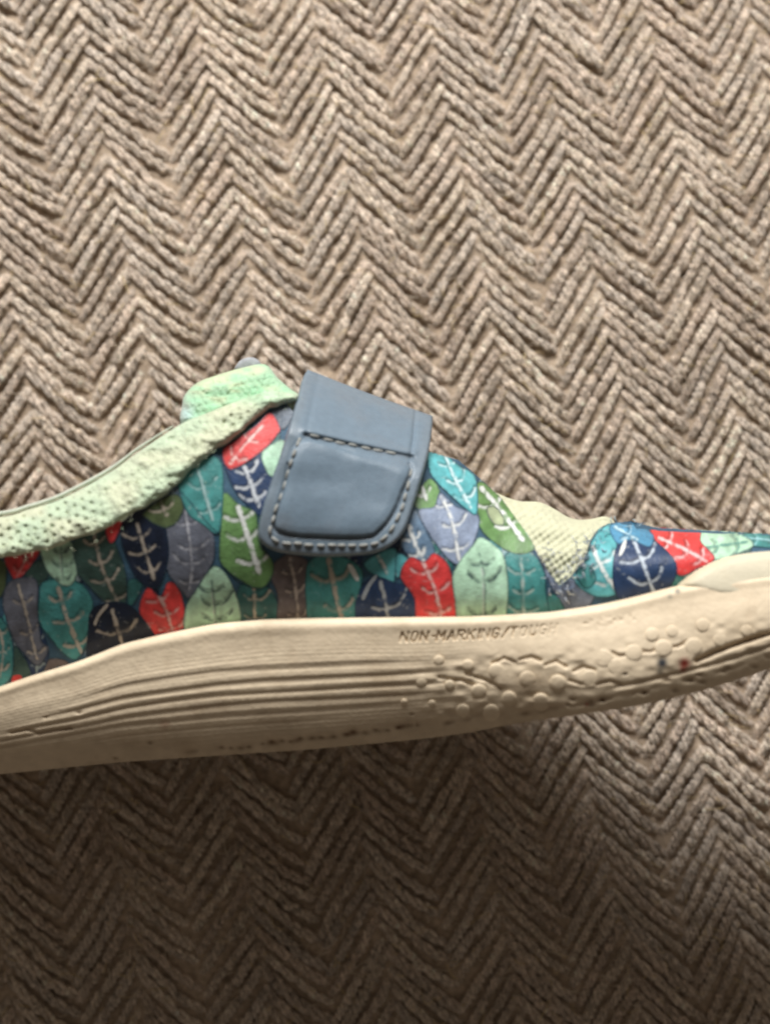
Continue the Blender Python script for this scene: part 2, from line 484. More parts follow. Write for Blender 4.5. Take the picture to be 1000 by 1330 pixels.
shoe = bpy.data.objects.new('shoe', None); COL.objects.link(shoe)
shoe.location = (0, 0, 0)
shoe['label'] = "child's leaf print shoe lying on its side on the rug, cream sole, blue-grey strap"
shoe['category'] = 'shoe'

# ------------------------------------------------------------------ sole
# stroke letters for the engraved line along the sole
GLYPH = {'N': [[(0, 0), (0, 1), (.7, 0), (.7, 1)]], 'O': [[(.1, .15), (.1, .85), (.25, 1), (.5, 1), (.65, .85), (.65, .15), (.5, 0), (.25, 0), (.1, .15)]],
         'M': [[(0, 0), (0, 1), (.38, .35), (.76, 1), (.76, 0)]], 'A': [[(0, 0), (.36, 1), (.72, 0)], [(.14, .36), (.58, .36)]],
         'R': [[(0, 0), (0, 1), (.5, 1), (.66, .85), (.66, .62), (.5, .48), (0, .48)], [(.3, .48), (.68, 0)]],
         'K': [[(0, 0), (0, 1)], [(.66, 1), (0, .42)], [(.22, .6), (.68, 0)]], 'I': [[(.12, 0), (.12, 1)]],
         'G': [[(.66, .82), (.5, 1), (.22, 1), (.06, .82), (.06, .18), (.22, 0), (.5, 0), (.66, .16), (.66, .46), (.4, .46)]],
         'T': [[(.35, 0), (.35, 1)], [(0, 1), (.7, 1)]], 'U': [[(.06, 1), (.06, .18), (.22, 0), (.5, 0), (.66, .18), (.66, 1)]],
         'H': [[(.04, 0), (.04, 1)], [(.66, 0), (.66, 1)], [(.04, .5), (.66, .5)]], '-': [[(.15, .5), (.55, .5)]], '/': [[(.1, -.05), (.6, 1.05)]]}
LETTERBASE = curve([(500, 834), (560, 832.5), (620, 830), (680, 826), (740, 820), (800, 812), (850, 803)], 10)
strokes = []
xcur = 521.0
for ch in 'NON-MARKING/TOUGH':
    w = {'I': .42, '-': .62, '/': .75, 'M': 1.02}.get(ch, .95)
    for st in GLYPH[ch]:
        strokes.append([(xcur + x * 12.2 + (y - .5) * 2.6, LETTERBASE(xcur) - y * 12.0) for x, y in st])
    xcur += w * 13.6
GROOVES = [(.365, .7, 90, 560), (.46, 1.0, 40, 620), (.55, 1.0, -10, 640), (.63, .9, -60, 600), (.70, .6, -90, 560), (.775, .35, 100, 470)]
SEAM = smooth_poly([(230, 978), (330, 968), (420, 958), (500, 947), (545, 940), (562, 936), (570, 940), (600, 936), (632, 928), (680, 927), (705, 921), (740, 918), (800, 905), (860, 892), (930, 874), (1010, 848), (1100, 815)], 4, False)
GROOVE_R = smooth_poly([(905, 858), (935, 845), (965, 834), (1000, 823), (1060, 806), (1120, 790)], 4, False)
GROOVE_R2 = smooth_poly([(800, 893), (860, 880), (930, 862), (1000, 840), (1080, 815)], 4, False)
PITS = [(x + RNG.uniform(-3, 3), np.interp(x, SEAM[:, 0], SEAM[:, 1]) + RNG.uniform(-3, 3), RNG.uniform(2.0, 4.5)) for x in np.concatenate([np.arange(285, 520, 13.5), RNG.uniform(700, 1000, 9)])]
PITS += [(866, 884, 4), (744, 909, 4), (768, 915, 4), (812, 876, 2.2), (836, 900, 4), (877, 897, 4.5), (912, 886, 4.2), (932, 894, 3), (980, 866, 4), (940, 872, 4), (535, 928, 2.5), (560, 912, 2.5), (195, 965, 3), (150, 985, 2.5), (103, 926, 2.5), (60, 932, 2)]
SCALLOP = [[(675, 857), (690, 853), (702, 858)], [(708, 864), (722, 859), (735, 866)], [(745, 872), (758, 866), (772, 871)], [(830, 846), (845, 847), (858, 842)], [(868, 841), (880, 840), (893, 834)],
           [(640, 862), (655, 855), (668, 860)], [(795, 848), (805, 852), (820, 850)], [(740, 884), (755, 889), (770, 886)], [(776, 889), (792, 885), (806, 889)],
           [(15, 952), (35, 948), (50, 952), (70, 948), (92, 946)], [(606, 876), (632, 884), (650, 894)], [(570, 880), (600, 884), (618, 892)]]

def sole_fall(X, v):
    """how far the wall leans back towards the ground side; flatter towards the toe"""
    w = sstep(520, 820, X)
    return 2.2 * (1 - .12 * w) * ((.10 - .31 * w) * v + (.12 - .02 * w) * v ** 2 + (.165 + .045 * w) * v ** 4)

def sole_front(X, v):
    """height of the side wall and its dirt (0..1)"""
    Y = YT(X) + (YB(X) - YT(X)) * v
    z = ZH(X) - sole_fall(X, v)
    lip = np.clip(v / .075, 0, 1)
    z = z - .17 * (1 - np.sqrt(1 - (1 - lip) ** 2))
    z = z - .012 * sstep(.07, .14, v) * (1 - sstep(.2, .33, v))          # shallow hollow below the lip
    g = np.zeros_like(z); dirt = np.zeros_like(z)
    for v0, a, x0, x1 in GROOVES:
        m = sstep(x0, x0 + 70, X) * (1 - sstep(x1 - 90, x1, X)) * a
        vv = v - v0 - .012 * vnoise(X / 120, v0 * 50, 21)
        g += m * (-.015 * np.exp(-(vv / .018) ** 2) + .010 * np.exp(-((vv + .04) / .024) ** 2))
        dirt += m * .34 * np.exp(-(vv / .018) ** 2)
    # fine parallel lines moulded between the grooves
    g += .0013 * np.sin(v * 190 + 2 * vnoise(X / 90, v * 3, 22)) * sstep(.12, .3, v) * (1 - sstep(540, 660, X))
    P = np.stack([X.ravel(), Y.ravel()], 1)
    def near(poly, wid, sel=None):
        d = seg_dist(P, poly).reshape(X.shape)
        return np.exp(-(d / wid) ** 2)
    n = near(SEAM, 3.2) * (.55 + .45 * np.sin(X / 5.5) * np.sign(.5 - sstep(520, 560, X))) * (1 - .6 * sstep(760, 840, X))
    n = n * np.clip(.55 + .7 * vnoise(X / 11, Y / 9, 27), .1, 1.2)
    g -= .06 * np.clip(n, 0, 1); dirt += .75 * np.clip(n, 0, 1)
    n = near(GROOVE_R, 3.4); g -= .10 * n; dirt += .6 * n
    n = near(GROOVE_R2, 3.0); g -= .035 * n; dirt += .3 * n
    for sc in SCALLOP:
        n = near(sc, 2.2); g -= .04 * n; dirt += .35 * n
    for x, y, r in PITS:
        n = np.exp(-(((X - x) / (r * 1.2)) ** 2 + ((Y - y) / (r * .7)) ** 2))
        g -= .035 * n; dirt += .6 * n
    tw = (1 - .5 * sstep(720, 800, X)) * sstep(510, 600, X) * sstep(.3, .45, v) * (1 - sstep(.85, .95, v))
    g += .022 * tw * vnoise(X / 13, Y / 8, 23) + .010 * vnoise(X / 60, Y / 40, 24)
    m = (X > 510) & (X < 850) & (v > .02) & (v < .36)
    if m.any():
        PP = np.stack([X[m], Y[m]], 1)
        best = np.full(len(PP), 99.0)
        for s in strokes:
            a = np.array(s)
            near_ = (PP[:, 0] > a[:, 0].min() - 5) & (PP[:, 0] < a[:, 0].max() + 5)
            if near_.any():
                best[near_] = np.minimum(best[near_], seg_dist(PP[near_], s))
        n = 1 - sstep(.6, 1.8, best)
        fade = (1 - .55 * sstep(640, 735, X[m])) * np.clip(.75 + .5 * vnoise(X[m] / 9, Y[m] / 7, 26), .3, 1.1)
        g[m] -= .042 * n * fade; dirt[m] += .42 * n * fade
        # beyond the last readable word the relief is worn down to a rippled band
        wx = X[m]; wy = LETTERBASE(wx) - 6 - Y[m]
        worn = sstep(742, 752, wx) * (1 - sstep(822, 834, wx)) * np.exp(-(wy / 5) ** 2) * np.clip(vnoise(wx / 4.2 + wy / 18, Y[m] / 4.5, 25) + .1, 0, 1)
        g[m] -= .022 * worn; dirt[m] += .28 * worn
    return Y, z + g, np.clip(dirt, 0, 1)

xs = np.unique(np.concatenate([np.arange(-215, 512, 2.5), np.arange(512, 750, .8), np.arange(750, 1008, 1.6), np.arange(1008, 1205, 4.0)]))
vsn = np.unique(np.concatenate([np.linspace(0, .08, 12), np.linspace(.08, .34, 58), np.linspace(.34, .86, 76), np.linspace(.86, 1, 16)]))
XX, VV = np.meshgrid(xs, vsn, indexing='ij')
YY, ZZ, DD = sole_front(XX, VV)
front = unproj(XX, YY, ZZ)                                   # nx, nv, 3
# rest of the section: outsole face, inner wall, top plate
low = ZL(xs)
bot_edge = front[:, -1]; top_edge = front[:, 0]
def ring_pt(base, dy, z):
    p = base.copy(); p[:, 1] += dy; p[:, 2] = z
    return p
zb = front[:, -1, 2]
rings = [ring_pt(bot_edge, .05, zb - .15 * (zb - low)), ring_pt(bot_edge, .05, zb - .5 * (zb - low)), ring_pt(bot_edge, .05, low + .12 * (zb - low)),
         ring_pt(bot_edge, .45, low + .03), ring_pt(top_edge, -.5, low), ring_pt(top_edge, -.05, low + .12), ring_pt(top_edge, .0, low + .4),
         ring_pt(top_edge, -.1, (low + front[:, 0, 2]) / 2), ring_pt(top_edge, -.02, front[:, 0, 2] - .25)]
full = np.concatenate([front] + [r[:, None] for r in rings], 1)
nx_, nr_ = full.shape[:2]
idx = np.arange(nx_ * nr_).reshape(nx_, nr_)
q = []
A_ = idx[:-1]; B_ = idx[1:]
A2 = np.roll(A_, -1, 1); B2 = np.roll(B_, -1, 1)
quads = np.stack([A_.ravel(), A2.ravel(), B2.ravel(), B_.ravel()], 1)
base_c = np.array(lin(236, 218, 189)); dirt_c = np.array(lin(110, 82, 56))
grime_and_tone = .10 * np.clip(vnoise(XX / 45, YY / 14, 31) + .15, 0, 1) + .10 * np.clip(vnoise(XX / 9, YY / 6, 32) - .2, 0, 1) + .22 * sstep(.4, .95, VV)  # patchy grime, plus a smooth darker tone towards the bottom edge
grime_and_tone *= np.interp(XX, [0, 600, 800], [1.0, .9, .55])
k_ = np.clip(DD * .8 + grime_and_tone, 0, 1)[..., None]
colr = base_c * (1 - k_) + dirt_c * k_
for (x, y, r, c, a) in [(860, 861, 7.5, lin(40, 48, 58), 1.0), (857, 872, 4.5, lin(88, 84, 76), .7), (889, 862, 7.5, lin(140, 48, 38), 1.0), (887, 870, 4.5, lin(150, 70, 55), .8), (812, 876, 2.2, lin(60, 45, 36), .9),
                        (880, 768, 3.5, lin(96, 104, 104), .8), (870, 775, 3.5, lin(125, 128, 118), .6), (214, 941, 7, lin(150, 96, 72), .4), (762, 915, 3, lin(150, 62, 50), .7)]:
    m = (a * np.exp(-(((XX - x) / r) ** 2 + ((YY - y) / r) ** 2) ** 1.5 * 1.0))[..., None]
    colr = colr * (1 - m) + np.array(c) * m
cfull = np.concatenate([colr, np.broadcast_to(np.array(lin(150, 130, 105)), (nx_, nr_ - colr.shape[1], 3))], 1)
sole = link('sole', full.reshape(-1, 3), quads, M_SOLE, shoe, color=cfull.reshape(-1, 3))
# end caps of the loft (heel and toe tip, both outside the picture)
def fan(i, flip):
    c = full[i].mean(0)
    V_ = np.vstack([full[i], c[None]])
    f = [(j, (j + 1) % nr_, nr_) for j in range(nr_)]
    return V_, np.array([t[::-1] for t in f] if flip else f)
v0, f0 = fan(0, False); link('heel_end', v0, f0, M_CAP, sole)
v0, f0 = fan(nx_ - 1, True); link('toe_end', v0, f0, M_CAP, sole)

# moulded nubs
NUBS = [(570, 858, 8), (608, 864, 8.5), (645, 872, 12), (685, 882, 12.5), (724, 887, 12), (547, 886, 8), (584, 890, 7.5), (622, 898, 11), (661, 908, 11.5), (702, 912, 13),
        (525, 912, 5), (601, 923, 10), (638, 926, 13), (561, 914, 5.5), (873, 820, 7), (847, 824, 8), (913, 812, 8), (901, 840, 10.5),
        (862, 842, 10), (823, 848, 10), (784, 855, 11), (935, 831, 8), (970, 819, 7), (766, 881, 10), (800, 866, 10)]
def sole_z(px, py):
    px = np.atleast_1d(np.asarray(px, float)); py = np.atleast_1d(np.asarray(py, float))
    v = (py - YT(px)) / (YB(px) - YT(px))
    return ZH(px) - sole_fall(px, v)
for (x, y, r) in NUBS:
    hgt = .028 if x < 745 else .011
    r = r if x < 745 else r * 1.25
    na, nr = 18, 6
    pts = [(x, y, hgt)]
    for i in range(1, nr + 1):
        rr = i / nr
        hh = hgt * (1 - rr ** (3 if x < 745 else 2)) - (.04 if i == nr else 0)
        for j in range(na):
            a = 2 * math.pi * j / na
            pts.append((x + r * rr * math.cos(a) * 1.04, y + r * rr * math.sin(a), hh))
    pts = np.array(pts)
    V_ = unproj(pts[:, 0], pts[:, 1], sole_z(pts[:, 0], pts[:, 1]) + pts[:, 2])
    f = [(0, 1 + (j + 1) % na, 1 + j) for j in range(na)]
    for i in range(nr - 1):
        for j in range(na):
            a = 1 + i * na + j; b = 1 + i * na + (j + 1) % na
            f += [(a, b, b + na), (a, b + na, a + na)]
    cc = base_c * (.97 if x < 760 else 1.0)
    link('nub', V_, np.array(f), M_SOLE, sole, color=np.tile(cc, (len(V_), 1)))

# ------------------------------------------------------------------ toe cap
cap_poly = smooth_poly([(876, 764), (890, 748), (906, 736), (925, 725.5), (950, 717), (1000, 711), (1060, 712), (1120, 724), (1170, 748), (1165, 790), (1100, 786), (1000, 786), (950, 783.5), (922, 779), (897, 771)], 6)
def cap_z(X, Y, d):
    v = np.clip((Y - 711) / 75, 0, 1)
    e = np.clip(d / 16, 0, 1)
    return ZH(X) - .42 + .48 * np.sqrt(1 - (1 - e) ** 2) - .30 * (1 - v) ** 2 + .01 * vnoise(X / 30, Y / 18, 41)
toe_cap = pillow('toe_cap', cap_poly, cap_z, .5, M_CAP, shoe, step=4)

# ------------------------------------------------------------------ upper
top_trim = [(-165, 705), (-100, 712), (0, 712), (56, 700), (100, 684), (152, 662), (184, 645), (224, 618), (256, 588), (288, 562), (344, 524), (372, 524), (392, 548), (430, 566), (480, 576), (530, 586), (557, 587),
            (595, 597), (615, 614), (650, 646), (672, 676), (690, 702), (700, 724), (713, 744), (727, 762), (744, 748), (760, 726), (769, 700), (778, 687), (790, 680), (820, 677), (850, 685), (915, 689), (1000, 694), (1080, 705), (1150, 728)]
bx = np.arange(1150, -166, -12.0)
up_poly = np.vstack([np.array(top_trim, float), np.stack([bx, YT(bx) + 5], 1)])
upper = pillow('upper', up_poly, lambda X, Y, d: c_up(X, Y), .16, M_CLOTH, shoe, step=7)
# the far side of the upper, lying on the rug
V2, T2 = tri_fill(up_poly, 14)
zf = c_up(V2[:, 0], V2[:, 1])
pf = unproj(V2[:, 0], V2[:, 1], zf)
zl2 = ZL(V2[:, 0]) + .36 + .55 * (ZH(V2[:, 0]) - .36 - zf).clip(0, 9)
pf2 = pf.copy(); pf2[:, 2] = np.minimum(zl2, pf[:, 2] - .4)
link('far_side', pf2, T2[:, ::-1], M_CLOTH, upper)
# over the toe box the two sides join
xt = np.arange(792, 1150, 8.0)
yt_ = np.interp(xt, [p[0] for p in top_trim], [p[1] for p in top_trim]) + .5
a_ = unproj(xt, yt_, c_up(xt, yt_))
b_ = a_.copy(); b_[:, 2] = np.minimum(ZL(xt) + .36 + .55 * (ZH(xt) - .36 - a_[:, 2]).clip(0, 9), a_[:, 2] - .4)
rows = []
for k in range(7):
    w = k / 6
    p = a_ * (1 - w) + b_ * w; p[:, 1] += .015 * math.sin(math.pi * w)
    rows.append(p)
rows = np.array(rows)
ri = np.arange(rows.shape[0] * rows.shape[1]).reshape(rows.shape[:2])
link('toe_box_top', rows.reshape(-1, 3), np.stack([ri[:-1, :-1].ravel(), ri[:-1, 1:].ravel(), ri[1:, 1:].ravel(), ri[1:, :-1].ravel()], 1), mat_tint('pale_canvas', lin(104, 134, 138), rough=.7, use_attr=False, noise_amt=.3), upper)  # paler canvas tone across the top of the toe box

# ------------------------------------------------------------------ printed leaves
def crop(ox, oy, sc, pts):
    return [(ox + x / sc, oy + y / sc) for x, y in pts]
A = lambda *p: crop(0, 640, 5.0, p)
B = lambda *p: crop(180, 640, 4.545, p)
Cc = lambda *p: crop(380, 680, 5.556, p)
D = lambda *p: crop(520, 580, 4.167, p)
E = lambda *p: crop(640, 630, 2.778, p)
Ff = lambda *p: crop(200, 450, 4.545, p)
G1 = lambda *p: crop(0, 440, 2.5, p)
H2 = lambda *p: crop(300, 440, 3.125, p)

TEAL, TEALD, AQUA = lin(52, 148, 146), lin(40, 112, 110), lin(72, 182, 190)
RED, MINT, NAVY = lin(226, 62, 62), lin(178, 222, 190), lin(32, 62, 104)
INK, LAV, GREYP = lin(24, 36, 58), lin(134, 152, 182), lin(108, 112, 126)
GREEN, OLIVE, DGREEN = lin(104, 152, 82), lin(86, 104, 62), lin(58, 92, 84)
WHITE, BEIGE, DARK = lin(222, 226, 224), lin(186, 176, 162), lin(30, 56, 66)
SLATE, TAUPE, BLUE = lin(88, 122, 152), lin(112, 100, 100), lin(62, 152, 196)
OUT = np.array(lin(28, 50, 68))

# outline, colour, midrib (top -> bottom) or None, number of side veins, vein colour, vein width, layer
LEAVES = [
    (A((-60, 430), (10, 440), (42, 480), (34, 620), (-10, 680), (-60, 660)), OLIVE, None, 0, None, 0, 0),
    (A((160, 560), (200, 470), (285, 440), (315, 540), (250, 610), (200, 600)), DGREEN, None, 0, None, 0, 0),
    (A((30, 430), (80, 395), (250, 375), (195, 480), (110, 568), (70, 525)), RED, A((190, 400), (110, 545)), 2, lin(205, 120, 118), 2.0, 1),
    (A((55, 600), (120, 565), (235, 580), (242, 760), (265, 950), (312, 1000), (245, 1112), (150, 1030), (85, 940), (38, 800), (22, 690)), GREYP, A((120, 600), (170, 780), (215, 980), (240, 1080)), 3, BEIGE, 3.0, 1),
    (A((-60, 800), (0, 815), (50, 880), (82, 1000), (75, 1180), (-20, 1270), (-80, 1200)), TEAL, A((-20, 850), (20, 1000), (0, 1200)), 3, BEIGE, 2.5, 2),
    (A((95, 1000), (160, 1075), (195, 1175), (150, 1260), (85, 1240), (80, 1120)), DGREEN, None, 0, None, 0, 1),
    (A((85, 1195), (135, 1190), (145, 1250), (80, 1250)), RED, None, 0, None, 0, 2),
    (A((290, 1120), (330, 1080), (420, 1090), (440, 1130), (330, 1200), (270, 1200)), TAUPE, None, 0, None, 0, 0),
    (A((480, 330), (600, 250), (700, 250), (800, 470), (820, 620), (790, 765), (700, 725), (580, 605), (490, 500)), DGREEN, A((612, 270), (665, 490), (780, 745)), 4, BEIGE, 4.2, 0),
    (A((265, 360), (330, 330), (455, 320), (480, 430), (497, 520), (460, 592), (400, 595), (320, 520), (285, 450)), MINT, A((395, 330), (410, 590)), 3, DARK, 2.4, 1),
    (A((275, 600), (370, 568), (520, 595), (598, 720), (575, 850), (560, 960), (500, 1070), (420, 1045), (330, 940), (258, 830), (262, 690)), TEAL, A((382, 620), (430, 800), (535, 1050)), 3, BEIGE, 5.0, 1),
    (A((690, 225), (790, 180), (765, 270), (728, 325), (700, 300)), RED, None, 0, None, 0, 2),
    (A((825, 590), (870, 560), (925, 590), (890, 685), (835, 735)), TEALD, None, 0, None, 0, 0),
    (A((800, 180), (880, 110), (980, 90), (1050, 160), (1085, 300), (1090, 420), (1050, 560), (1000, 612), (900, 560), (830, 430), (790, 300)), INK, A((888, 200), (940, 370), (1000, 560)), 3, BEIGE, 4.0, 1),
    (A((600, 770), (720, 718), (840, 738), (945, 850), (1000, 960), (900, 1040), (700, 1100), (575, 1100), (580, 900)), INK, A((728, 765), (765, 890), (800, 1010)), 1, BEIGE, 4.8, 1),
    (A((610, 845), (640, 780), (690, 725), (700, 740), (650, 800), (625, 858)), BEIGE, None, 0, None, 0, 3),
    (B((30, 120), (120, 45), (220, 10), (262, 80), (235, 160), (170, 205), (100, 185), (50, 150)), OLIVE, B((130, 40), (165, 130)), 1, BEIGE, 4.2, 2),
    (B((130, 240), (200, 180), (272, 95), (360, 170), (432, 240), (442, 370), (400, 465), (310, 600), (270, 592), (185, 480), (142, 350)), lin(104, 110, 126), B((275, 110), (300, 270), (315, 440), (300, 570)), 4, lin(176, 178, 186), 3.0, 1),
    (B((240, -60), (300, -120), (400, -160), (480, -150), (484, 170), (452, 232), (380, 182), (290, 112)), TEAL, B((340, -120), (375, 10), (440, 165)), 4, lin(176, 200, 200), 3.4, 2),
    (B((488, 45), (528, 15), (590, 75), (690, 130), (710, 300), (785, 400), (775, 500), (705, 556), (600, 508), (520, 445), (482, 380), (488, 200)), GREEN, B((588, 85), (640, 240), (712, 470)), 3, WHITE, 6.4, 2),
    (B((640, 120), (700, 140), (716, 290), (788, 400), (775, 500), (720, 545), (715, 470), (660, 270)), OLIVE, None, 0, None, 0, 2.5),
    (B((8, 690), (58, 565), (130, 615), (172, 535), (232, 565), (272, 700), (292, 810), (200, 870), (90, 880), (58, 800)), RED, B((110, 590), (165, 700), (210, 850)), 3, lin(214, 176, 172), 3.6, 1),
    (B((452, 440), (522, 500), (582, 640), (590, 780), (430, 820), (285, 820), (283, 680), (340, 580), (400, 488)), MINT, B((432, 520), (445, 640), (460, 800)), 3, DARK, 3.2, 2),
    (B((595, 560), (680, 562), (772, 565), (835, 690), (838, 780), (585, 790)), TEALD, B((682, 570), (686, 770)), 2, BEIGE, 3.6, 0),
    (B((775, 480), (830, 395), (900, 372), (1000, 415), (1010, 560), (1000, 770), (830, 770), (822, 600)), TAUPE, B((895, 395), (925, 560), (945, 770)), 3, lin(190, 178, 168), 3.6, 1),
    (Cc((130, 270), (250, 235), (400, 262), (492, 340), (492, 430), (448, 570), (420, 730), (150, 730), (103, 540), (103, 380)), TEAL, Cc((262, 260), (310, 500), (365, 720)), 2, BEIGE, 6.0, 2),
    (Cc((400, 300), (432, 305), (470, 375), (475, 410), (452, 405), (415, 345)), WHITE, None, 0, None, 0, 3),
    (Cc((515, 290), (600, 230), (742, 190), (733, 400), (710, 445), (640, 392), (555, 350)), AQUA, Cc((622, 245), (685, 355)), 0, WHITE, 4.5, 1),
    (Cc((747, 222), (830, 258), (792, 350), (748, 385)), AQUA, None, 0, None, 0, 1),
    (Cc((440, 730), (448, 580), (540, 415), (640, 395), (740, 432), (832, 458), (895, 560), (910, 730)), NAVY, Cc((632, 425), (670, 560), (700, 730)), 1, lin(176, 182, 186), 4.6, 1),
    (Cc((500, 530), (540, 440), (595, 375), (606, 390), (560, 460), (520, 545)), lin(160, 172, 182), None, 0, None, 0, 3),
    (D((5, 700), (58, 605), (130, 628), (180, 585), (252, 640), (285, 760), (312, 960), (100, 965), (78, 820)), RED, D((120, 620), (190, 780), (225, 950)), 3, lin(230, 188, 184), 4.2, 2),
    (D((0, 505), (40, 420), (72, 345), (112, 400), (182, 560), (132, 624), (60, 604)), SLATE, D((48, 430), (85, 540), (122, 612)), 2, WHITE, 5.4, 1),
    (D((218, 255), (300, 328), (412, 368), (414, 450), (372, 560), (322, 628), (270, 612), (200, 530), (138, 440), (106, 348), (185, 330)), LAV, D((222, 270), (285, 420), (318, 615)), 3, WHITE, 4.0, 2),
    (D((155, 20), (250, 55), (322, 108), (402, 168), (408, 355), (340, 322), (250, 242), (198, 190), (160, 130)), AQUA, D((240, 40), (300, 180), (380, 325)), 3, lin(200, 226, 230), 3.8, 3),
    (D((75, 315), (108, 230), (160, 175), (212, 240), (192, 330), (150, 352)), GREEN, D((110, 200), (145, 290)), 1, WHITE, 4.6, 1),
    (D((408, 235), (450, 200), (540, 275), (640, 392), (722, 508), (702, 562), (620, 574), (520, 524), (438, 444), (418, 350)), GREEN, D((440, 225), (540, 340), (660, 500)), 2, WHITE, 6.0, 2),
    (D((470, 330), (520, 330), (560, 390), (555, 425), (510, 420), (475, 375)), lin(168, 184, 140), None, 0, None, 0, 3),
    (D((430, 500), (500, 535), (556, 600), (577, 720), (574, 850), (540, 965), (335, 965), (300, 820), (288, 700), (330, 618), (388, 548)), MINT, D((425, 580), (455, 720), (455, 960)), 3, DARK, 3.6, 3),
    (D((566, 600), (650, 565), (722, 588), (774, 680), (785, 780), (790, 960), (565, 960), (582, 750)), TEAL, D((652, 610), (665, 780), (668, 950)), 3, lin(170, 190, 184), 3.8, 1),
    (D((790, 822), (840, 805), (885, 870), (900, 930), (790, 945)), TEAL, None, 0, None, 0, 1),
    (D((720, 520), (765, 520), (800, 600), (850, 690), (930, 720), (1010, 690), (1060, 720), (1050, 800), (980, 900), (900, 920), (880, 860), (830, 780), (770, 650)), lin(118, 132, 156), None, 0, None, 0, 0.5),
    (E((360, 200), (420, 145), (445, 190), (442, 330), (452, 385), (380, 400), (310, 362), (296, 315), (338, 268)), AQUA, E((360, 225), (400, 310), (450, 385)), 2, WHITE, 5.2, 1),
    (E((300, 320), (345, 290), (372, 330), (362, 360), (330, 372)), TEAL, None, 0, None, 0, 1.5),
    (E((425, 148), (500, 134), (575, 176), (562, 222), (500, 200), (450, 210)), BLUE, E((440, 150), (520, 195)), 1, lin(190, 220, 230), 3, 2),
    (E((448, 232), (500, 188), (570, 198), (642, 258), (660, 310), (632, 370), (580, 398), (470, 412), (438, 345)), NAVY, E((512, 208), (545, 290), (580, 385)), 2, lin(196, 208, 220), 4.4, 2.5),
    (E((455, 250), (470, 205), (482, 198), (478, 225), (464, 252)), WHITE, None, 0, None, 0, 3),
    (E((572, 176), (600, 152), (660, 150), (744, 170), (748, 205), (796, 262), (735, 300), (672, 322), (640, 258)), RED, E((600, 190), (690, 230), (770, 275)), 3, lin(240, 200, 200), 3.6, 2),
    (E((742, 196), (760, 160), (830, 160), (910, 185), (935, 220), (870, 250), (798, 266)), MINT, E((770, 225), (915, 205)), 2, lin(90, 140, 130), 2.4, 1.5),
    (E((835, 160), (1000, 160), (1080, 165), (1060, 222), (930, 218), (905, 190)), TEAL, E((860, 185), (1030, 200)), 3, lin(150, 200, 205), 2.4, 1),
    (Ff((480, 555), (600, 470), (680, 395), (738, 480), (722, 522), (640, 612), (460, 718), (412, 615)), RED, Ff((640, 470), (520, 600), (450, 690)), 2, lin(228, 196, 190), 3.2, 3),
    (Ff((640, 625), (742, 555), (775, 590), (720, 740), (685, 760), (650, 700)), MINT, None, 1, DARK, 2, 2),
    (Ff((395, 640), (460, 722), (560, 690), (640, 630), (690, 760), (720, 860), (690, 960), (640, 1000), (560, 940), (470, 830)), NAVY, Ff((530, 690), (570, 800), (620, 940)), 3, lin(200, 206, 212), 5.2, 1),
    (Ff((690, 385), (830, 340), (800, 440), (756, 485)), lin(92, 108, 126), None, 0, None, 0, 1),
    (G1((580, 470), (650, 395), (718, 408), (716, 600), (690, 614), (620, 532)), TEAL, G1((645, 430), (690, 585)), 2, lin(160, 190, 190), 3.4, 2.2),
    (B((60, 560), (110, 570), (120, 620), (80, 640)), INK, None, 0, None, 0, 0),
]

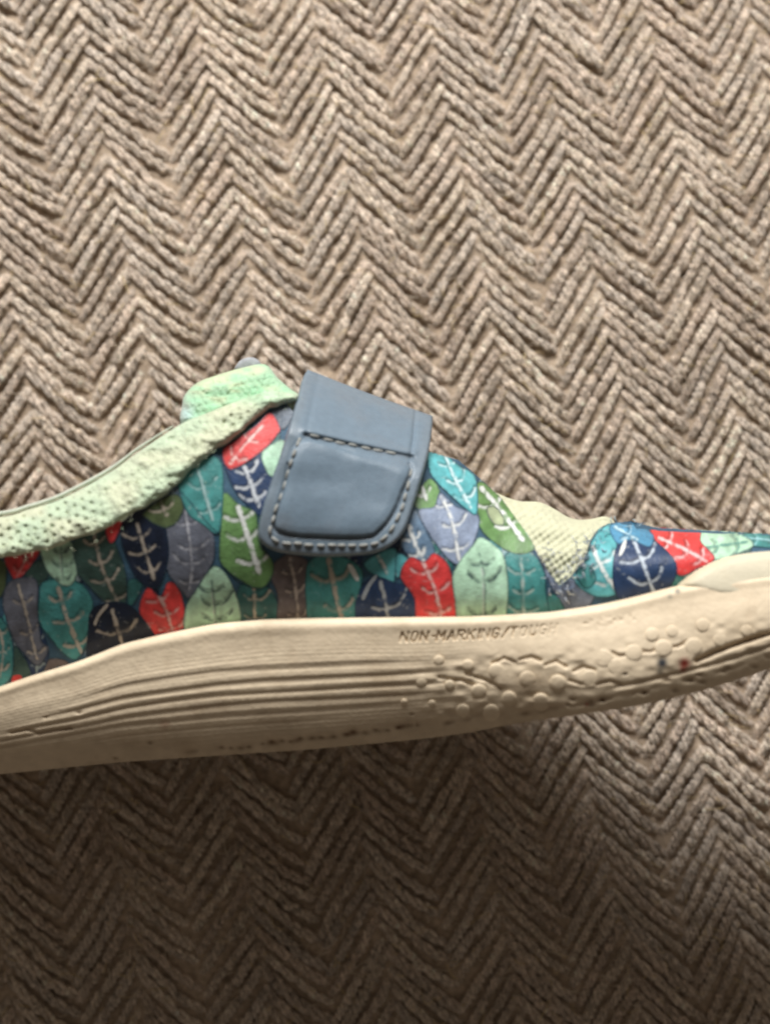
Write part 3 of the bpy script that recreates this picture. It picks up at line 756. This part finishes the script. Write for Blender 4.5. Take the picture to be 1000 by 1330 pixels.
def leaf(spec, n):
    poly, col, rib, nside, vcol, vw, layer = spec
    pc = np.array(poly, float); pm = pc.mean(0)
    ply_ = smooth_poly(pm + (pc - pm) * 1.05, 5)
    V, T = tri_fill(ply_, 1.9)
    # cut away what would lie under the sole's lip or beyond the cut of the canvas
    cen = V[T].mean(1)
    ok = (cen[:, 1] < YT(cen[:, 0]) + 6) & inside(cen, up_poly)
    T = T[ok]
    if len(T) < 4:
        return
    used = np.unique(T); remap = -np.ones(len(V), int); remap[used] = np.arange(len(used))
    V = V[used]; T = remap[T]
    d = seg_dist(V, ply_, True)
    base = np.array(col); mute = .06 if col is RED else .12 if col is MINT else .2; base = (base * (1 - mute) + base.mean() * mute) * .95
    C = np.tile(base, (len(V), 1))
    # printed brush tone: uneven ink, darker hatching to one side
    tone = 1 + .22 * vnoise(V[:, 0] / 9 + n * 7, V[:, 1] / 14, 51) + .10 * vnoise(V[:, 0] / 3.5, V[:, 1] / 3.5 + n * 5, 52)
    C = C * tone[:, None]
    lum = base.mean()
    if rib is not None and vcol is not None:
        r = smooth_poly(rib, 6, False)
        rx = r[-1] - r[0]; L = np.hypot(*rx); ax = rx / L; nrm = np.array([-ax[1], ax[0]])
        wide = np.percentile(np.abs((V - r[0]) @ nrm), 92)
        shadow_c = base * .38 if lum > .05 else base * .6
        paths = []
        for i in range(nside):
            f = (i + .8) / (nside + .35) + random.uniform(-.04, .04)
            c = np.array([np.interp(f, np.linspace(0, 1, len(r)), r[:, 0]), np.interp(f, np.linspace(0, 1, len(r)), r[:, 1])])
            for sd in (-1, 1):
                w = wide * random.uniform(.42, .8); lift = w * random.uniform(.15, .6)
                off = ax * random.uniform(-1.5, 1.5)
                pth = [c, c + off * .3 + nrm * sd * w * .4 + ax * 1.2, c + off + nrm * sd * w * .75 - ax * lift * .35, c + off + nrm * sd * w - ax * lift]
                paths.append(smooth_poly(pth, 4, False))
        def paint(C, pth, w, colr, wob=0.0, alpha=1.0):
            dd = seg_dist(V, pth) + wob * vnoise(V[:, 0] / 4, V[:, 1] / 4, 53)
            brk = .25 + .75 * sstep(-.6, -.2, vnoise(V[:, 0] / 5 + n, V[:, 1] / 5, 57))
            a = ((1 - sstep(w * .5 - .7, w * .5 + .8, dd)) * alpha * brk)[:, None]
            return C * (1 - a) + np.array(colr) * a
        for pth in paths:
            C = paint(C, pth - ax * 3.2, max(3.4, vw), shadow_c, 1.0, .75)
        for pth in paths:
            C = paint(C, pth, max(2.4, vw * .72), vcol, .9, random.uniform(.65, .95))
        if vcol is DARK:
            C = paint(C, r, vw * .8, DARK, .4, .7)
            C = paint(C, r[len(r) // 3:] + nrm * 1.8, vw * .7, lin(196, 214, 200), .4, .8)
        else:
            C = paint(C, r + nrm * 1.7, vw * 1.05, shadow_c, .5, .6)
            C = paint(C, r, vw * .95, vcol, .9, .95)
    # inked outline
    e = (1 - sstep(.5, 2.3, d + .6 * vnoise(V[:, 0] / 5, V[:, 1] / 5, 54)))[:, None]
    small = len(V) < 90
    if not small:
        C = C * (1 - e * .85) + OUT * e * .85
    # wear: pale rubbed specks
    wn = vnoise(V[:, 0] / 5, V[:, 1] / 5, 55) * .6 + vnoise(V[:, 0] / 2.2, V[:, 1] / 2.2, 56) * .5
    wmask = (sstep(.58, .85, wn) * .35)[:, None]
    C = C * (1 - wmask) + np.array(lin(180, 186, 186)) * wmask
    z = c_up(V[:, 0], V[:, 1]) + .0075 + .004 * layer + .0006 * (n % 5)
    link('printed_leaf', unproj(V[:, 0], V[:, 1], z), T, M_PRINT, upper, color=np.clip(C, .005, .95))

# scraps of other leaves showing in the gaps between them
for n in range(70):
    x = random.uniform(-20, 1000); y = random.uniform(float(YS(x)) + 8, float(YT(x)))
    a = random.gauss(0, .35); ln = random.uniform(26, 44); w = ln * random.uniform(.4, .55)
    ca, sa = math.cos(a), math.sin(a)
    shp = [(0, -1), (.62, -.55), (1, .05), (.68, .6), (0, 1), (-.66, .55), (-1, 0), (-.6, -.6)]
    poly = [(x + px * w * ca - py * ln * sa, y + px * w * sa + py * ln * ca) for px, py in shp]
    ax_ = [(x + ln * sa * .8, y - ln * ca * .8), (x, y), (x - ln * sa * .8, y + ln * ca * .8)]
    LEAVES.append((poly, random.choice([TEALD, TEAL, DGREEN, SLATE, NAVY, AQUA, INK]), ax_, 3, lin(150, 168, 172), 2.6, -1.1 + n * .013))
for n, sp in enumerate(LEAVES):
    leaf(sp, n)

# ------------------------------------------------------------------ tongue showing in the cut of the canvas
tongue_poly = smooth_poly([(640, 640), (658, 646), (676, 651), (700, 652), (720, 661), (737, 671), (752, 675), (768, 674), (788, 671), (800, 684), (790, 720), (768, 745), (738, 772), (715, 765), (690, 735), (668, 700), (648, 665)], 4)
def tongue_z(X, Y, d):
    kn = np.sin(X / 1.7 + .1 * Y) * np.cos(Y / 1.9 - .12 * X)
    return c_up(X, Y, .96) - .17 + .034 * kn * sstep(2, 8, d) + .06 * vnoise(X / 20, Y / 16, 61) + .10 * np.sqrt(1 - (1 - np.clip(d / 12, 0, 1)) ** 2) - .10
pillow('tongue', tongue_poly, tongue_z, .25, M_LINING, shoe, step=2.2)

# ------------------------------------------------------------------ collar: padded, perforated knit
low_e = [(-160, 722), (-90, 729), (0, 726), (56, 716), (100, 700), (152, 680), (184, 662), (224, 636), (256, 604), (288, 580), (318, 558), (344, 536), (386, 520)]
up_e = [(388, 512), (350, 508), (310, 520), (270, 536), (236, 550), (184, 584), (140, 615), (80, 647), (40, 660), (0, 671), (-90, 674), (-160, 668)]
low_s = smooth_poly(low_e, 6, False); up_s = smooth_poly(up_e, 6, False)
low_s[:, 1] += 2.2 * vnoise(low_s[:, 0] / 9, low_s[:, 0] * 0, 71) + 1.2 * vnoise(low_s[:, 0] / 3.5, low_s[:, 0] * 0, 72)
col_poly = np.vstack([low_s, up_s])
def hole_field(X, Y, sx=13.0, sy=11.0, rot=-.32):
    c, s = math.cos(rot), math.sin(rot)
    u_ = (X * c - Y * s) / sx; w_ = (X * s + Y * c) / sy
    row = np.round(w_ * 1.0)
    uu = u_ + .5 * (row % 2)
    du = (uu - np.round(uu)) * sx; dw = (w_ - row) * sy
    return np.hypot(du, dw * 1.05)
def col_mask(X, Y):
    a = 1 - sstep(95, 175, X)
    b = np.exp(-(((X - 310) / 32) ** 2 + ((Y - 545) / 20) ** 2) ** 1.5)
    c = .15 * sstep(.1, .6, vnoise(X / 30, Y / 25, 73))
    return np.clip(a + b + c, 0, 1)
LOWX = np.array([p[0] for p in low_e], float); LOWY = np.array([p[1] for p in low_e], float)
def collar_z(X, Y, d):
    h = hole_field(X, Y)
    hole = (1 - sstep(1.0, 3.6, h)) * col_mask(X, Y) * sstep(3, 7, d)
    mid_ = np.exp(-((X - 215) / 80) ** 2)
    lump = .038 * vnoise(X / 17, Y / 10, 74) + (.012 + .014 * mid_) * vnoise(X / 6, Y / 5, 75) + (.008 + .008 * mid_) * vnoise(X / 2.3, Y / 2.3, 76)
    e = np.clip(d / 13, 0, 1)
    yl = np.interp(X, LOWX, LOWY)
    base = c_up(X, yl, .93)
    up_ = np.clip((yl - Y) / 55, 0, 1.2)
    return base - .02 - .30 * up_ ** 1.5 + .20 * np.sqrt(1 - (1 - e) ** 2) + lump * sstep(0, 6, d) - .055 * hole
def collar_c(V, d):
    base = np.array(lin(192, 210, 182)); warm = np.array(lin(202, 208, 180)); minty = np.array(lin(182, 222, 188))
    w = sstep(-.4, .5, vnoise(V[:, 0] / 40, V[:, 1] / 22, 77))[:, None]
    C = base * (1 - w) + warm * w
    m = (.6 * np.exp(-(((V[:, 0] - 330) / 40) ** 2 + ((V[:, 1] - 512) / 14) ** 2)))[:, None]
    C = C * (1 - m) + minty * m
    h = hole_field(V[:, 0], V[:, 1])
    hole = ((1 - sstep(1.4, 4.0, h)) * col_mask(V[:, 0], V[:, 1]) * sstep(3, 7, d) * .34)[:, None]
    return C * (1 - hole) + np.array(lin(120, 118, 84)) * hole
collar = pillow('collar', col_poly, collar_z, .55, M_MINT, shoe, step=1.9, colorfn=collar_c)
# pale rim of the collar's far edge, just above the near one
rim = smooth_poly([(-160, 664), (-60, 668), (0, 667), (40, 657), (80, 643), (140, 611), (184, 579), (225, 553)], 8, False)
rp = unproj(rim[:, 0], rim[:, 1], collar_z(rim[:, 0], rim[:, 1] + 8, np.full(len(rim), 3.0)) - .12)
v_, f_ = tube(rp, .036 * (1 - .75 * np.linspace(0, 1, len(rp)) ** 4), 10)
link('collar_rim', v_, f_, mat_tint('rim_cloth', lin(204, 212, 196), rough=.9, noise_amt=.1, use_attr=False), collar)
# padded peak behind the collar
peak_poly = smooth_poly([(234, 548), (236, 530), (240, 513), (256, 497), (282, 487), (312, 478), (344, 473), (360, 490), (376, 504), (388, 514), (380, 528), (350, 535), (310, 545), (270, 560), (246, 566)], 4)
def peak_z(X, Y, d):
    e = np.clip(d / 20, 0, 1)
    h = hole_field(X, Y, 9, 8, .2)
    return ZH(X) - .75 + .2 * (Y - 500) / 60 + .42 * np.sqrt(1 - (1 - e) ** 2) + (.04 * vnoise(X / 14, Y / 9, 78) + .015 * vnoise(X / 5, Y / 4, 79) + .008 * vnoise(X / 2.2, Y / 2.2, 80)) * sstep(0, 6, d) - .02 * (1 - sstep(1, 3.2, h)) * sstep(4, 9, d)
def peak_c(V, d):
    a = np.array(lin(172, 212, 176)); b = np.array(lin(198, 214, 178)); g2 = np.array(lin(164, 216, 176)); bl = np.array(lin(190, 214, 220))
    w = sstep(-.2, .5, vnoise(V[:, 0] / 22, V[:, 1] / 12, 81))[:, None]
    C = a * (1 - w) + b * w
    k = (.7 * sstep(.25, .6, vnoise(V[:, 0] / 16, V[:, 1] / 8, 82)))[:, None]
    C = C * (1 - k) + g2 * k
    k = (.7 * np.exp(-(((V[:, 0] - 240) / 12) ** 2 + ((V[:, 1] - 538) / 14) ** 2)))[:, None]
    return C * (1 - k) + bl * k
pillow('collar_peak', peak_poly, peak_z, .9, M_MINT, shoe, step=2.0, colorfn=peak_c)
# frayed fuzz standing off the knit
def fuzz(name, zones, count, rad, ln, mat, parent, zoff, cols):
    Vs, Fs, Cs = [], [], []
    off = 0
    for _ in range(count):
        zx, zy, sx, sy = zones[random.randrange(len(zones))]
        x = random.gauss(zx, sx); y = random.gauss(zy, sy) - (9 if name == 'collar_fuzz' else 0)
        a = random.uniform(0, 6.28); bnd = random.gauss(0, 1.3); L = ln * random.uniform(.4, 1.4)
        u_ = np.linspace(0, 1, 6)
        aa_ = a + bnd * u_
        p = np.stack([x + np.cumsum(np.cos(aa_)) / 6 * L, y + np.cumsum(np.sin(aa_)) / 6 * L], 1)
        z = zoff(np.full(6, x), np.full(6, y)) + .14 * np.sin(u_ * math.pi) * random.uniform(.1, 1)
        v, f = tube(unproj(p[:, 0], p[:, 1], z), rad * random.uniform(.6, 1.3), 4, False)
        Vs.append(v); Fs.append(f + off); off += len(v)
        Cs.append(np.tile(np.array(cols[random.randrange(len(cols))]), (len(v), 1)))
    return link(name, np.vstack(Vs), np.vstack(Fs), mat, parent, color=np.vstack(Cs), kind='stuff')
zones = [(20, 715, 30, 8), (70, 705, 30, 8), (130, 680, 25, 10), (180, 650, 22, 14), (220, 620, 20, 16), (255, 590, 16, 14), (290, 560, 18, 12), (320, 515, 30, 14), (280, 510, 20, 12), (345, 520, 20, 8)]
fuzz('collar_fuzz', zones, 260, .003, 8, M_MINT, collar, lambda x, y: collar_z(x, y, np.full(len(x), 9.0)) - .02, [lin(214, 224, 190), lin(196, 226, 190), lin(222, 222, 186)])
fuzz('frayed_threads', [(727, 752, 12, 9), (712, 728, 6, 10), (752, 742, 9, 10), (735, 768, 20, 6), (770, 705, 6, 10), (757, 722, 6, 10)], 90, .008, 10, M_FIBRE, upper, lambda x, y: c_up(x, y) + .03,
     [lin(150, 160, 182), lin(200, 206, 214), lin(140, 146, 158), lin(212, 210, 196), lin(120, 138, 164)])
fuzz('toe_edge_threads', [(790, 690, 8, 5), (810, 682, 12, 4), (780, 700, 5, 8)], 22, .006, 10, M_FIBRE, upper, lambda x, y: c_up(x, y) + .02, [lin(138, 168, 190), lin(160, 190, 200), lin(112, 138, 160)])
# grey end of the lining showing over the peak
pillow('lining_end', smooth_poly([(306, 482), (309, 471), (318, 465), (329, 464), (337, 469), (340, 480)], 5), lambda X, Y, d: 5.3 + .06 * np.sqrt(1 - (1 - np.clip(d / 5, 0, 1)) ** 2), .3,
       mat_tint('grey_lining', lin(156, 160, 164), rough=.9, use_attr=False, noise_amt=.3), shoe, step=2.5)

# ------------------------------------------------------------------ strap
strap_poly = smooth_poly([(399, 481), (405, 482), (454, 501), (510, 522), (556, 538), (562, 543), (560, 566), (556, 590), (547, 625), (537, 658), (528, 684), (517, 701), (500, 713), (477, 720), (428, 723), (390, 721), (362, 717), (344, 709), (335, 694), (341, 660), (352, 625), (364, 590), (376, 550), (387, 514), (392, 494)], 5)
panel = smooth_poly([(389, 572), (460, 587), (531, 601), (522, 640), (510, 668), (495, 687), (474, 698), (400, 697), (366, 692), (356, 680), (368, 635)], 4)
panel_top = np.array([(397, 565), (465, 580), (536, 594)], float)
fold_r = np.array([(540, 532), (537, 570), (533, 596)], float)
fold_l = np.array([(414, 488), (404, 532), (397, 565)], float)
edge_top = np.array([(395, 481), (562, 541)], float)
def strap_z(X, Y, d):
    P = np.stack([X, Y], 1)
    t = seg_dist(P, edge_top)
    z = c_up(X, Y, .70) + .24
    z = z - 1.35 * np.clip(1 - t / 86, 0, 1) ** 1.7
    z += .10 * np.sqrt(1 - (1 - np.clip(d / 4.5, 0, 1)) ** 2) - .10
    dp = seg_dist(P, panel, True); ins = inside(P, panel)
    z += np.where(ins, .045 + .02 * sstep(0, 14, dp), 0) * sstep(0, 3.0, dp)
    z -= .05 * np.exp(-(dp / 2.0) ** 2) * np.where(Y > 600, 1, .3)
    z -= .06 * np.exp(-(seg_dist(P, panel_top) / 3.0) ** 2)
    z += .05 * np.exp(-((seg_dist(P, panel_top + np.array([0, -6])) / 5) ** 2))
    z -= .07 * np.exp(-(seg_dist(P, fold_r) / 2.2) ** 2) + .02 * np.exp(-(seg_dist(P, fold_l) / 4) ** 2)
    return z + .012 * vnoise(X / 40, Y / 30, 91)
def strap_c(V, d):
    base = np.array(lin(111, 129, 144)); edge = np.array(lin(120, 131, 140)); groove_c = np.array(lin(88, 84, 82))
    C = np.tile(base, (len(V), 1))
    k = (.5 * (1 - sstep(6, 20, d)))[:, None]
    C = C * (1 - k) + edge * k
    g_ = np.exp(-(seg_dist(V, panel_top) / 3) ** 2) * .6 + np.exp(-(seg_dist(V, panel, True) / 2.2) ** 2) * .35 * (V[:, 1] > 600)  # darker tone along the strap's seam and panel grooves
    g_ = np.clip(g_ * (.7 + .5 * vnoise(V[:, 0] / 8, V[:, 1] / 8, 92)), 0, .8)[:, None]
    return C * (1 - g_) + groove_c * g_
strap = pillow('strap', strap_poly, strap_z, .26, M_STRAP, shoe, step=2.2, colorfn=strap_c)
# stitches, one by one
line1 = smooth_poly([(390, 568), (378, 600), (366, 640), (354, 678), (351, 692), (359, 702), (376, 706), (430, 708.5), (478, 707), (499, 698), (513, 680), (524, 654), (531, 626), (535, 606)], 5, False)
line2 = smooth_poly([(400, 565.5), (465, 580), (532, 593.5)], 6, False)
def stitch_row(path, ln, gap, rad):
    L = np.concatenate([[0], np.cumsum(np.hypot(*np.diff(path, axis=0).T))])
    s = 1.0
    while s + ln < L[-1]:
        l2 = ln * random.uniform(.85, 1.12)
        q_ = np.linspace(s, s + l2, 8)
        p = np.stack([np.interp(q_, L, path[:, 0]), np.interp(q_, L, path[:, 1])], 1) + np.array([random.gauss(0, .5), random.gauss(0, .5)])
        w_ = np.linspace(-1, 1, 8)
        z = strap_z(p[:, 0], p[:, 1], np.full(8, 10.0)) + .022 - .05 * np.abs(w_) ** 4
        v, f = tube(unproj(p[:, 0], p[:, 1], z), rad * (1 - .4 * np.abs(w_) ** 3), 7)
        link('stitch', v, f, M_THREAD, strap)
        s += l2 + gap * random.uniform(.8, 1.3)
stitch_row(line1, 12.0, 3.0, .025)
stitch_row(line2, 14.0, 3.0, .026)
